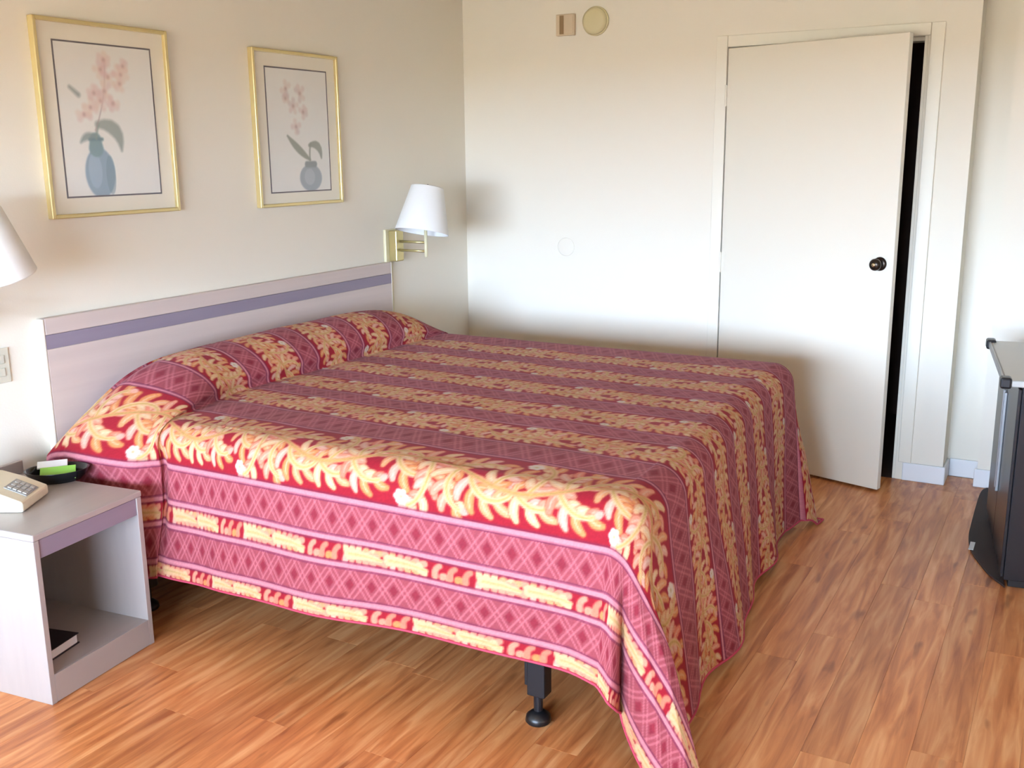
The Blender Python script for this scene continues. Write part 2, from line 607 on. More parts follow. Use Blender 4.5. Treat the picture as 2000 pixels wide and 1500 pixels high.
def art1(img, X, Y):
    R = random.Random(3)
    # vase
    for (cx, cy, rx, ry, c, a) in ((0.35, 0.19, 0.155, 0.215, (150, 170, 186), 1.0), (0.30, 0.21, 0.07, 0.15, (176, 194, 210), 0.55),
                                   (0.46, 0.17, 0.05, 0.17, (120, 146, 158), 0.5)):
        d = np.hypot((X - cx) / rx, (Y - cy) / ry)
        al = np.clip((1 - d) / 0.1 + 0.5, 0, 1) * a
        img[:] = img * (1 - al[..., None]) + np.array(c, float) * al[..., None]
    paint(img, X, Y, [(0.33, 0.40), (0.33, 0.47)], 0.075, 0.06, (132, 158, 164), 0.02)
    paint(img, X, Y, [(0.27, 0.475), (0.40, 0.475)], 0.014, 0.014, (112, 140, 146), 0.02)
    paint(img, X, Y, curve((0.37, 0.60), (0.60, 0.38), 0.55), 0.03, 0.01, (150, 160, 154), 0.03, 0.85, 0.04)
    paint(img, X, Y, curve((0.33, 0.50), (0.18, 0.45), -0.3), 0.012, 0.008, (136, 152, 150), 0.03, 0.8, 0.02)
    paint(img, X, Y, curve((0.34, 0.48), (0.38, 0.60), 0.1), 0.012, 0.01, (140, 156, 148), 0.02, 0.8)
    paint(img, X, Y, [(0.12, 0.90), (0.20, 0.84)], 0.014, 0.02, (140, 150, 148), 0.03, 0.8)
    paint(img, X, Y, curve((0.34, 0.55), (0.50, 1.15), -0.12), 0.006, 0.004, (170, 150, 150), 0.015, 0.7)
    for (cx, cy, s) in ((0.24, 0.68, .06), (0.31, 0.74, .06), (0.42, 0.80, .07), (0.47, 0.88, .075), (0.52, 1.0, .075), (0.45, 1.06, .06),
                        (0.66, 1.03, .07), (0.64, 0.95, .05), (0.36, 0.86, .05), (0.55, 0.78, .05), (0.49, 1.14, .05), (0.69, 1.1, .04)):
        for k in range(5):
            t = k * 1.257 + R.random()
            paint(img, X, Y, [(cx, cy), (cx + s * math.cos(t), cy + s * math.sin(t))], 0.018, 0.028,
                  R.choice([(226, 196, 190), (220, 186, 184), (230, 206, 192)]), 0.03, 0.5)
        paint(img, X, Y, [(cx, cy), (cx + .001, cy)], 0.014, 0.014, (190, 160, 156), 0.02, 0.6)


def art2(img, X, Y):
    R = random.Random(5)
    for (cx, cy, rx, ry, c, a) in ((0.66, 0.14, 0.19, 0.15, (168, 176, 182), 1.0), (0.64, 0.15, 0.09, 0.09, (194, 200, 204), 0.6)):
        d = np.hypot((X - cx) / rx, (Y - cy) / ry)
        al = np.clip((1 - d) / 0.12 + 0.5, 0, 1) * a
        img[:] = img * (1 - al[..., None]) + np.array(c, float) * al[..., None]
    paint(img, X, Y, [(0.60, 0.29), (0.74, 0.29)], 0.035, 0.035, (150, 156, 156), 0.02)
    paint(img, X, Y, curve((0.66, 0.34), (0.30, 0.60), 0.06), 0.014, 0.012, (150, 152, 138), 0.02, 0.9, 0.03)
    paint(img, X, Y, curve((0.66, 0.50), (0.86, 0.36), 0.6), 0.02, 0.012, (154, 156, 144), 0.02, 0.9, 0.03)
    paint(img, X, Y, curve((0.66, 0.34), (0.68, 0.52), 0.1), 0.012, 0.012, (154, 156, 144), 0.02, 0.9)
    for (cx, cy, s) in ((0.31, 1.10, .07), (0.54, 1.06, .075), (0.42, 0.92, .065), (0.58, 0.86, .055), (0.45, 0.70, .06), (0.30, 1.0, .03)):
        for k in range(5):
            t = k * 1.257 + R.random()
            paint(img, X, Y, [(cx, cy), (cx + s * math.cos(t), cy + s * math.sin(t))], 0.02, 0.03,
                  R.choice([(218, 192, 186), (208, 188, 184), (222, 200, 190)]), 0.03, 0.5)
        paint(img, X, Y, [(cx, cy), (cx + .001, cy)], 0.014, 0.014, (184, 160, 154), 0.02, 0.6)


picture('gold-framed print of a blue-grey vase with a tall spray of pink flowers', -2.7115, -2.1439, 1.3497, 2.0093,
        -2.632, -2.2245, 1.4225, 1.9355, art1)
picture('gold-framed print of a small round grey vase at lower right, nearer the room corner', -1.697, -1.139, 1.3363, 1.9907,
        -1.612, -1.2165, 1.3995, 1.9165, art2)

# ------------------------------------------------------------------ bed
bed = thing('bed', 'low black steel bed frame with mattress under the red bedspread', 'bed', (1.08, YC, 0))
bx0, bx1 = 0.07 - 1.08, 2.06 - 1.08
box('mattress', MATT, bx0, bx1, -0.945, 0.945, 0.46, 0.675, 0.05, bed, 4)
box('box_spring', BOXS, bx0, bx1 - 0.01, -0.935, 0.935, 0.235, 0.458, 0.02, bed)
for y in (-0.93, 0.89):
    box('rail', BLACKM, bx0, bx1 - 0.02, y, y + 0.04, 0.192, 0.234, 0.004, bed)
box('cross_bar', BLACKM, 0.75, 0.79, -0.89, 0.89, 0.192, 0.222, 0.004, bed)
box('cross_bar', BLACKM, -0.77, -0.73, -0.89, 0.89, 0.192, 0.222, 0.004, bed)
for (lx, ly) in ((0.80, -0.945), (0.80, 0.91), (-0.75, -0.945), (-0.75, 0.91), (0.80, 0.0)):
    lb = bmesh.new()
    add_box(lb, lx - 0.025, lx + 0.03, ly - 0.012, ly + 0.035, 0.085, 0.192, 0.004)
    add_box(lb, lx - 0.045, lx + 0.02, ly + 0.012, ly + 0.02, 0.10, 0.192, 0.002)
    add_tube(lb, [(lx, ly + 0.01, 0.03), (lx, ly + 0.01, 0.09)], 0.013, 14)
    leg = bm_obj('leg', lb, BLACKM, bed)
    lathe('glide', BLACKP, [(0.033, 0.0005), (0.037, 0.006), (0.034, 0.02), (0.02, 0.032), (0.013, 0.036)], leg, 24,
          Matrix.Translation((lx, ly + 0.01, 0)))

# ------------------------------------------------------------------ bedspread
STEP = 0.0042
ZT = 0.700
XF0 = 2.015           # x where the foot edge starts to round over
RHO = 0.09
WB = 0.895            # half width where the side starts to round over


def smooth(e0, e1, x):
    t = np.clip((x - e0) / (e1 - e0), 0, 1)
    return t * t * (3 - 2 * t)


def catmull(pts, n=40):
    pts = [np.array(p, float) for p in pts]
    pts = [2 * pts[0] - pts[1]] + pts + [2 * pts[-1] - pts[-2]]
    out = []
    for i in range(1, len(pts) - 2):
        for k in range(n):
            t = k / n
            a, b, c, d = pts[i - 1:i + 3]
            out.append(0.5 * ((2 * b) + (-a + c) * t + (2 * a - 5 * b + 4 * c - d) * t * t + (-a + 3 * b - 3 * c + d) * t ** 3))
    out.append(pts[-2])
    return np.array(out)


def arc(pts):
    d = np.hypot(*(np.diff(pts, axis=0).T))
    return np.concatenate([[0], np.cumsum(d)])


# long section: over the pillow roll, down into the tuck, along the mattress
prof = catmull([(0.045, 0.735), (0.07, 0.79), (0.12, 0.835), (0.20, 0.855), (0.29, 0.845), (0.365, 0.805), (0.402, 0.755),
                (0.398, 0.715), (0.405, 0.697), (0.45, 0.703), (0.60, 0.703), (0.9, 0.70), (1.3, 0.70), (1.7, 0.70), (XF0, 0.70)])
sa = arc(prof)
AF = sa[-1]
FOOT = 0.715
BN, BFAR = 1.452, 1.37
na = int((AF + FOOT) / STEP) + 1
nb = int((BN + BFAR) / STEP) + 1
A1 = np.linspace(0, AF + FOOT, na)
B1 = np.linspace(-BN, BFAR, nb)
# the seam of the roll sits further from the wall at its near end
xs = np.interp(np.minimum(A1, AF), sa, prof[:, 0])
zs = np.interp(np.minimum(A1, AF), sa, prof[:, 1])
wp = np.clip((zs - ZT) / 0.155, 0, 1)                 # how much "pillow" a row is
wp = np.where(xs < 0.12, 1.0, wp)
# end section of the roll (lateral, height) and of the mattress
pil = catmull([(0, 0.855), (0.4, 0.853), (0.60, 0.842), (0.75, 0.81), (0.87, 0.755), (0.97, 0.69), (1.045, 0.615), (1.065, 0.575),
               (1.055, 0.52), (1.05, 0.44), (1.05, 0.34), (1.05, 0.18)])
bod = [(0, ZT), (0.5, ZT), (WB, ZT)]
for k in range(1, 13):
    t = k / 12 * (math.pi / 2 - 0.12)
    bod.append((WB + RHO * math.sin(t), ZT - RHO * (1 - math.cos(t))))
fl = 0.10
p = bod[-1]
for k in range(1, 20):
    bod.append((p[0] + math.sin(fl) * 0.04 * k, p[1] - math.cos(fl) * 0.04 * k))
bod = np.array(bod)
sp, sb = arc(pil), arc(bod)
AB = np.abs(B1)
Ly_p, Lz_p = np.interp(AB * 1.075, sp, pil[:, 0]), np.interp(AB * 1.075, sp, pil[:, 1])
Ly_b, Lz_b = np.interp(AB, sb, bod[:, 0]), np.interp(AB, sb, bod[:, 1])
W = wp[:, None]
LY = (1 - W) * Ly_b + W * Ly_p
Y0 = YC + np.sign(B1)[None, :] * np.minimum(LY, 0.9)
LZ = (1 - W) * Lz_b + W * Lz_p
# rows behind the ridge dip toward the headboard
back = np.where(xs < 0.2, 0.855 - zs, 0.0)[:, None] * (1 - smooth(0.9, 1.15, LY))
LZ = LZ - back
X = np.repeat(xs[:, None], nb, 1)
FX = 0.085 * (1 - smooth(-2.6, -1.2, Y0))            # the spread reaches further over the foot at the near side
X = X + FX * smooth(1.2, XF0, X)
# near-end shift of the tuck line
shift = 0.10 * smooth(0.45, 1.0, -np.sign(B1) * LY) * (smooth(0.15, 0.38, xs) * (1 - smooth(0.45, 0.95, xs)))[:, None]
X = X + shift
SG = np.sign(B1)[None, :]
Y = YC + SG * LY
Z = LZ.copy()


def ainterp(x, xp, fp):
    return np.interp(x, xp, fp)


# foot drape and the two hanging corners, in polar coordinates about the corner of the flat top
rowsF = A1 > AF
du = (A1[rowsF] - AF)[:, None] * np.ones((1, nb))
sgn = np.ones((du.shape[0], 1)) * SG
dv = np.maximum(AB - WB, 0)[None, :] * np.ones((du.shape[0], 1))
r = np.hypot(du, dv)
phi = np.degrees(np.arctan2(dv, du))
cy = YC + sgn * np.minimum(AB, WB)[None, :]
ycoord = cy
# flare angle of the hanging cloth (degrees from vertical)
edge = ainterp(ycoord, [-2.7, -2.45, -2.2, -1.9, -1.6, -1.3, -1.05, -0.88], [9, 7, 8.5, 8, 7, 5, 3.5, 8])
cn = ainterp(phi, [0, 10, 18, 26, 34, 44, 52, 59, 67, 77, 90], [8, 5.5, 12, 22, 23, 19, 11, 3, 5, 6.5, 5.7])
cf = ainterp(phi, [0, 10, 22, 35, 50, 65, 80, 90], [8, 10, 12, 13, 12, 9, 6, 5.7])
fl = np.where(dv > 0, np.where(sgn < 0, cn, cf), edge)
# soft vertical folds along the foot
fold = 1.6 * np.sin(ycoord * 9.0 + 1.0) + 1.1 * np.sin(ycoord * 17.0)
fl = np.radians(fl + np.where(dv > 0, 0, fold * smooth(0.15, 0.6, du)))
arcl = RHO * (math.pi / 2 - 0.10)
t = np.minimum(r, arcl) / RHO
out = RHO * np.sin(t)
dwn = RHO * (1 - np.cos(t))
ex = np.maximum(r - arcl, 0)
kk = smooth(0, 0.35, ex)
fe = np.radians(6) * (1 - kk) + fl * kk
o2 = ex * np.sin(fe)
d2 = ex * np.cos(fe)
lim = ZT - 0.008 - dwn
over = np.maximum(d2 - lim, 0)
d2 = np.minimum(d2, lim)
o2 = o2 + over * np.where(sgn < 0, 0.5, 0.05)
crease = np.where((dv > 0) & (sgn < 0), 1.0, 0.0) * smooth(0.22, 0.5, r)
out = out + o2 + crease * (-0.040 * np.exp(-((phi - 60) / 4.5) ** 2) + 0.018 * np.exp(-((phi - 48) / 5.5) ** 2) + 0.012 * np.exp(-((phi - 74) / 6) ** 2))
dwn = dwn + d2
cph, sph = np.cos(np.radians(phi)), np.sin(np.radians(phi))
X[rowsF] = XF0 + FX[rowsF] + out * cph
Y[rowsF] = cy + sgn * out * sph
Z[rowsF] = ZT - dwn

# gentle lumps and side ripples
AA, BB = np.meshgrid(A1, B1, indexing='ij')
top = (AB[None, :] < WB) & (AA < AF)
Z = Z + np.where(top, 0.003 * np.sin(AA * 11 + 1.7 * np.sin(BB * 5)) * np.sin(BB * 9 + 2 * np.sin(AA * 4)), 0)
side = smooth(WB + 0.1, WB + 0.5, AB)[None, :] * (1 - smooth(AF - 0.1, AF + 0.1, AA)) * smooth(0.55, 0.8, AA)
Y = Y + SG * side * (0.010 * np.sin(AA * 6.1 + 0.5) + 0.006 * np.sin(AA * 13.0 + BB * 2))
# hem hangs a little higher toward the foot
Z = Z + side * smooth(0.6, 2.0, X) * 0.035 * smooth(WB + 0.2, BN, AB)[None, :] * (SG < 0)
# tuck dent where the roll meets the hanging side, near side
dent = np.exp(-((X - 0.50) / 0.035) ** 2) * smooth(0.95, 1.10, AB)[None, :] * (1 - smooth(1.2, 1.45, AB))[None, :]
Y = Y - SG * dent * 0.035
Z = np.maximum(Z, 0.006)

# ---- woven pattern, painted in cloth coordinates
CRIM = np.array((182, 30, 48), float)
MAUVE = np.array((180, 82, 92), float)
PINK = np.array((232, 132, 140), float)
DMAG = np.array((158, 42, 60), float)
LEAFC = [(255, 200, 150), (253, 172, 118), (254, 164, 132), (255, 184, 160), (246, 156, 94), (252, 144, 114)]


def leaf_tile(Lx, Ly, seed, res=0.0022):
    nx, ny = int(Lx / res), int(Ly / res)
    X, Y = np.meshgrid(np.arange(nx) * res, np.arange(ny) * res, indexing='ij')
    img = np.zeros((nx, ny, 3))
    img[:] = CRIM
    R = random.Random(seed)

    def pw(pts, w0, w1, col, alpha=1.0, bulge=0.0, soft=0.004):
        xs_ = [q[0] for q in pts]
        for k in (-1, 0, 1):
            if max(xs_) + k * Lx > -0.03 and min(xs_) + k * Lx < Lx + 0.03:
                paint(img, X, Y, [(q[0] + k * Lx, q[1]) for q in pts], w0, w1, col, soft, alpha, bulge)

    def acanthus(px, py, ang, ln, curl, n, wid):
        """a curling leaf: a spine with hooked, round-tipped lobes down both sides"""
        spine = []
        x, y, a = px, py, ang
        m = 18
        for i in range(m + 1):
            spine.append((x, y, a))
            x += ln / m * math.cos(a)
            y += ln / m * math.sin(a)
            a += curl / m * (0.4 + 1.2 * i / m)
        lobes = []
        for i in range(n):
            t = (i + 0.4) / n
            sx_, sy_, sa_ = spine[min(m, int(t * m))]
            for s in (1, -1):
                outer = s * curl < 0
                L = wid * (1.0 - 0.35 * t) * (0.85 + 0.3 * R.random()) * (1.15 if outer else 0.75)
                b0 = sa_ + s * (0.85 - 0.2 * t)
                q = (sx_ + L * math.cos(b0), sy_ + L * math.sin(b0))
                lobes.append((curve((sx_, sy_), q, s * 0.24), R.choice(LEAFC)))
        for pts, cc in lobes:
            pw(pts, 0.0115, 0.0105, (196, 76, 50), 0.6, 0.005)
            pw(pts, 0.0085, 0.0078, cc, 1.0, 0.0048)
            pw(pts[1:-1], 0.0022, 0.0016, (255, 236, 206), 0.6)
        pw([(q[0], q[1]) for q in spine], 0.0085, 0.005, R.choice(LEAFC[:2]), 1.0, 0.003)
        pw([(q[0], q[1]) for q in spine], 0.0030, 0.002, (216, 176, 92), 0.9)
        ex_, ey_, ea_ = spine[-1]
        pw([(ex_, ey_), (ex_ + 0.004 * math.cos(ea_), ey_ + 0.004 * math.sin(ea_))], 0.011, 0.010, LEAFC[3])

    c = Ly / 2
    vine = [(Lx * i / 40, c + 0.15 * Ly * math.sin(2 * math.pi * i / 40)) for i in range(41)]
    for hx in (0.0, 0.5):
        s = 1 if hx == 0.0 else -1
        x0 = Lx * hx
        # crest of the wave: a big scroll curling back inside it, leaves fanning to both edges
        acanthus(x0 + 0.02 * Lx, c + s * 0.03 * Ly, s * 1.15, 0.72 * Ly, -s * 3.6, 6, 0.21 * Ly)
        acanthus(x0 + 0.13 * Lx, c + s * 0.13 * Ly, -s * 1.2, 0.68 * Ly, s * 2.8, 5, 0.20 * Ly)
        acanthus(x0 + 0.25 * Lx, c + s * 0.16 * Ly, s * 0.75, 0.50 * Ly, -s * 2.6, 4, 0.18 * Ly)
        acanthus(x0 + 0.30 * Lx, c + s * 0.12 * Ly, -s * 1.1, 0.68 * Ly, -s * 2.0, 5, 0.20 * Ly)
        acanthus(x0 + 0.42 * Lx, c + s * 0.05 * Ly, s * 1.0, 0.52 * Ly, -s * 1.8, 4, 0.18 * Ly)
        acanthus(x0 + 0.45 * Lx, c + s * 0.02 * Ly, -s * 1.9, 0.52 * Ly, s * 2.0, 4, 0.18 * Ly)
        fx, fy = x0 + 0.225 * Lx, c - s * 0.36 * Ly
        for k in range(6):
            tt = k * math.pi / 3
            pw([(fx, fy), (fx + 0.045 * Ly * math.cos(tt), fy + 0.045 * Ly * math.sin(tt))], 0.006, 0.009, (252, 230, 212))
        pw([(fx, fy), (fx + 0.001, fy)], 0.005, 0.005, (222, 190, 140))
    pw(vine, 0.0075, 0.0075, LEAFC[1])
    pw(vine, 0.003, 0.003, (214, 170, 96))
    return img, res


def feather_tile(Lx, Ly, seed, res=0.002):
    nx, ny = int(Lx / res), int(Ly / res)
    X, Y = np.meshgrid(np.arange(nx) * res, np.arange(ny) * res, indexing='ij')
    img = np.zeros((nx, ny, 3))
    img[:] = CRIM
    R = random.Random(seed)
    c = Ly / 2
    for (x0, L) in ((0.02, 0.105), (0.145, 0.115)):
        for i in range(6):
            t = i / 5
            for s in (1, -1):
                xx = x0 + L * t * 0.8
                hgt = Ly * (0.42 - 0.22 * t) * (0.8 + 0.4 * R.random())
                paint(img, X, Y, curve((xx, c), (xx - 0.012 + 0.03 * t, c + s * hgt), s * 0.25), 0.012, 0.008, R.choice(LEAFC[:4]), 0.004)
        paint(img, X, Y, curve((x0, c), (x0 + L, c - 0.006), 0.05), 0.015, 0.005, LEAFC[0], 0.004)
        paint(img, X, Y, curve((x0, c), (x0 + L, c - 0.006), 0.05), 0.003, 0.002, (226, 186, 120), 0.003)
    for k in range(5):
        xx = 0.285 + 0.022 * k
        paint(img, X, Y, curve((xx, c - 0.012), (xx + 0.014, c + 0.014 * (-1) ** k), 0.4), 0.010, 0.007, R.choice(LEAFC[2:6]), 0.004)
    return img, res


def sample(tile, res, u, v):
    nx, ny = tile.shape[:2]
    i = np.mod(u / res, nx)
    j = np.clip(v / res, 0, ny - 1.001)
    i0 = np.floor(i).astype(int) % nx
    j0 = np.floor(j).astype(int)
    fi, fj = (i - np.floor(i))[..., None], (j - j0)[..., None]
    i1 = (i0 + 1) % nx
    j1 = np.minimum(j0 + 1, ny - 1)
    return ((tile[i0, j0] * (1 - fi) + tile[i1, j0] * fi) * (1 - fj) + (tile[i0, j1] * (1 - fi) + tile[i1, j1] * fi) * fj)


wide, wres = leaf_tile(0.60, 0.29, 11)
feat, fres = feather_tile(0.40, 0.062, 4)
C = np.zeros((na, nb, 3))


def box_aa(x, half, soft=0.004):
    return np.clip((half - np.abs(x)) / soft + 0.5, 0, 1)


def put_lattice(cols, b0, b1):
    a = A1[:, None] * np.ones((1, cols.sum()))
    b = B1[cols][None, :] * np.ones((na, 1))
    c, h = (b0 + b1) / 2, (b1 - b0)
    t = (b - c) / h
    per = 0.067
    res = np.zeros(a.shape + (3,))
    res[:] = MAUVE
    f1 = np.mod(a / per + t * 1.15, 1.0) - 0.5
    f2 = np.mod(a / per - t * 1.15, 1.0) - 0.5
    dia = 0.8 * np.clip((0.20 - np.maximum(np.abs(np.mod(f1 + 1.0, 1) - 0.5), np.abs(np.mod(f2 + 1.0, 1) - 0.5))) / 0.06 + 0.5, 0, 1) * (np.abs(t) < 0.25)
    res = res * (1 - dia[..., None]) + DMAG * dia[..., None]
    for f in (f1, f2):
        for off in (0.13, -0.13):
            ln = np.clip((0.04 - np.abs(np.mod(f - off + 0.5, 1.0) - 0.5)) / 0.06 + 0.5, 0, 1) * 0.75
            res = res * (1 - ln[..., None]) + PINK * ln[..., None]
    C[:, cols] = res


def put_leaf(cols, b0, b1, tile, res, sc_u, off, flip=False):
    a = A1[:, None] * np.ones((1, cols.sum()))
    b = B1[cols][None, :] * np.ones((na, 1))
    v = (b - b0) / (b1 - b0) * tile.shape[1] * res
    if flip:
        v = tile.shape[1] * res - v
    C[:, cols] = sample(tile, res, (a + off) / sc_u, v)


def band(b0, b1):
    return (B1 >= b0) & (B1 < b1)


lines = []
# near side, from the hem up
seq = [(-1.46, -1.395, 'f'), (-1.395, -1.275, 'l'), (-1.275, -1.195, 'f'), (-1.195, -1.075, 'l'), (-1.075, -0.775, 'w')]
# narrower garlands and lattices across the top
b = -0.775
cent = [0.06 + 0.295 * k for k in range(-2, 3)]
for k, c in enumerate(cent):
    seq.append((b, c - 0.098, 'l'))
    seq.append((c - 0.098, c + 0.098, 'g'))
    b = c + 0.098
seq += [(b, 0.895, 'l'), (0.895, 1.195, 'w'), (1.195, 1.315, 'l'), (1.315, 1.395, 'f'), (1.395, 1.515, 'l'), (1.515, 1.60, 'f')]
for k, (b0, b1, ty) in enumerate(seq):
    cols = band(b0, b1)
    if not cols.any():
        continue
    if ty == 'l':
        put_lattice(cols, b0, b1)
        lines += [b0, b1]
    elif ty == 'f':
        put_leaf(cols, b0, b1, feat, fres, 1.0, 0.11 * k)
    elif ty == 'w':
        put_leaf(cols, b0, b1, wide, wres, 1.0, 0.37, flip=(b0 > 0))
    else:
        put_leaf(cols, b0, b1, wide, wres, 0.72, 0.13 * k, flip=k % 4 == 0)
for l in lines:
    wdt = 0.0085 if abs(l) > 0.9 else 0.005
    m1 = box_aa(B1 - l, wdt + 0.005)[None, :, None]
    C = C * (1 - m1 * 0.75) + np.array((128, 46, 80), float) * m1 * 0.75
    m2 = box_aa(B1 - l, wdt - 0.001)[None, :, None]
    C = C * (1 - m2) + np.array((238, 150, 158), float) * m2
C = C * (0.96 + 0.08 * rng.random((na, nb, 1)))

CLOTH = vcol_material('printed_bedspread_cloth', 0.85, sheen=0.06)
P = np.stack([X, Y, Z], -1)
me = grid_mesh('bedspread', P, srgb2lin(C) * 0.60)
spread = link('bedspread', me, None, CLOTH)
tag(spread, 'crimson and gold leaf-striped bedspread draped over the bed and pillow roll', 'bedspread')
# corded hem along the free edges
HEM = mat('hem_cord', (182, 60, 84), 0.8)
hp = np.concatenate([P[::6, 0], P[-1, ::6], P[::-6, -1]])
hbm = bmesh.new()
add_tube(hbm, [tuple(q) for q in hp], 0.004, 6)
bm_obj('hem', hbm, HEM, spread, True)

# ------------------------------------------------------------------ nightstand
th = 0.1078
NX, NY, NW, ND, NZ = 0.597, -3.3155, 0.4213, 0.515, 0.5241
# local frame: origin at the front left bottom corner, +x into the room (front), +y along the front
ns = thing('nightstand', 'pinkish laminate nightstand with purple-grey rail and open shelf beside the bed', 'nightstand', (NX, NY, 0), th)
T = 0.019
box('side_panel', LAMN, -ND, -0.002, 0.0, T, 0.0, NZ - 0.021, 0.0015, ns)
box('side_panel', LAMN, -ND, -0.002, NW - T, NW, 0.0, NZ - 0.021, 0.0015, ns)
box('top', LAMN, -ND, 0.0, -0.002, NW + 0.002, NZ - 0.0205, NZ, 0.004, ns)
box('back_panel', LAMN, -ND, -ND + 0.008, T, NW - T, 0.0, NZ - 0.021, 0, ns)
box('splash_board', LAMN, -ND - 0.001, -ND + 0.014, -0.002, NW + 0.002, NZ + 0.0003, NZ + 0.045, 0.003, ns)
box('shelf', LAMN, -ND + 0.008, -0.012, T, NW - T, 0.070, 0.088, 0, ns)
box('toe_panel', LAMN, -0.0115, -0.002, T, NW - T, 0.002, 0.0885, 0.001, ns)
box('drawer_rail', PURP, -0.022, -0.006, T + 0.001, NW - T - 0.001, 0.447, NZ - 0.0225, 0.001, ns)


def nsw(x, y, z):
    """nightstand local -> world"""
    return (NX + x * math.cos(th) - y * math.sin(th), NY + x * math.sin(th) + y * math.cos(th), z)


# book on the shelf
bk = thing('book', 'black-covered book with white page edges on the nightstand shelf', 'book', nsw(-0.165, 0.125, 0.0885), th + 0.12)
box('cover', BOOKC, -0.10, 0.085, -0.065, 0.065, 0.0, 0.003, 0.001, bk)
box('cover', BOOKC, -0.10, 0.085, -0.065, 0.065, 0.031, 0.034, 0.001, bk)
box('spine', BOOKC, -0.10, 0.085, -0.069, -0.0655, 0.0, 0.034, 0.001, bk)
box('pages', PAPER, -0.096, 0.080, -0.0652, 0.060, 0.0032, 0.0308, 0, bk)

# telephone
tel = thing('telephone', 'beige desk telephone with grey keypad on the nightstand', 'telephone', (0.262, -3.187, NZ + 0.001), math.radians(30))
prism('body', PHONE, [(-0.115, 0.0), (0.115, 0.0), (0.115, 0.030), (0.045, 0.060), (-0.02, 0.080), (-0.095, 0.086), (-0.115, 0.070)],
      'y', -0.09, 0.09, tel, 0.006)
slope = math.atan2(0.030, 0.070)
kp = thing('tmp', 'x', 'x')
bpy.data.objects.remove(kp)


def on_slope(s, y, h):
    """point on the sloping front deck of the phone (s along the slope from its top)"""
    return Vector((0.045 + s * math.cos(slope) + h * math.sin(slope), y, 0.060 - s * math.sin(slope) + h * math.cos(slope)))


kbm = bmesh.new()
vv = []
for hgt in (0.0005, 0.0025):
    for (s, y) in ((-0.005, -0.040), (0.066, -0.040), (0.066, 0.044), (-0.005, 0.044)):
        vv.append(kbm.verts.new(on_slope(s, y, hgt)))
kbm.faces.new(vv[4:])
kbm.faces.new(vv[3::-1])
for i in range(4):
    kbm.faces.new((vv[i], vv[(i + 1) % 4], vv[4 + (i + 1) % 4], vv[4 + i]))
pad = bm_obj('keypad', kbm, PHGREY, tel)
kb2 = bmesh.new()
for i in range(4):
    for j in range(3):
        s0, yy = 0.003 + i * 0.0155, -0.032 + j * 0.0245
        q = []
        for hgt in (0.0026, 0.0055):
            for (s, y) in ((s0, yy), (s0 + 0.011, yy), (s0 + 0.011, yy + 0.016), (s0, yy + 0.016)):
                q.append(kb2.verts.new(on_slope(s, y, hgt)))
        kb2.faces.new(q[4:])
        for a_ in range(4):
            kb2.faces.new((q[a_], q[(a_ + 1) % 4], q[4 + (a_ + 1) % 4], q[4 + a_]))
bm_obj('keys', kb2, PHKEY, pad)
hbm = bmesh.new()
hs = []
for i in range(15):
    t = i / 14
    hs.append((-0.062, -0.10 + 0.20 * t, 0.106 + 0.020 * math.sin(math.pi * t)))
add_tube(hbm, hs, [0.019 if (i < 3 or i > 11) else 0.0135 for i in range(15)], 14)
for yy in (-0.085, 0.085):
    add_lathe(hbm, [(0.022, 0.084), (0.026, 0.092), (0.024, 0.110), (0.01, 0.120)], 20, Matrix.Translation((-0.062, yy, 0)))
bm_obj('handset', hbm, PHONE, tel, True)
for yy in (-0.045, 0.023):
    box('cradle_prong', PHONE, -0.040, -0.026, yy, yy + 0.022, 0.074, 0.108, 0.004, tel)
# black oval tray with a green card and a white packet
tx, ty = 0.222, -2.946
tray = thing('tray', 'black oval tray holding a green card beside the telephone', 'tray', (tx, ty, NZ + 0.0008), math.radians(47))
lathe('bowl', TRAYM, [(0.001, 0.0), (0.070, 0.0), (0.084, 0.014), (0.096, 0.036), (0.0985, 0.039), (0.094, 0.038), (0.081, 0.017),
                      (0.068, 0.005), (0.001, 0.004)], tray, 48, None, True, True, 1.02, 0.74)


def card(name, m, label, cat, loc, rot, sx, sy, sz):
    bm = bmesh.new()
    add_box(bm, -sx / 2, sx / 2, -sy / 2, sy / 2, 0, sz, 0.0008, 1)
    o = bm_obj(name, bm, m)
    o.location = loc
    o.rotation_euler = rot
    return tag(o, label, cat)


card('card', GREEN, 'bright green card lying in the black tray', 'card', (tx + 0.016, ty - 0.010, NZ + 0.027),
     (math.radians(24), 0, math.radians(49)), 0.108, 0.066, 0.003)
card('packet', PAPER, 'white paper packet behind the green card in the tray', 'packet', (tx - 0.040, ty + 0.014, NZ + 0.041),
     (math.radians(16), 0, math.radians(50)), 0.092, 0.040, 0.006)

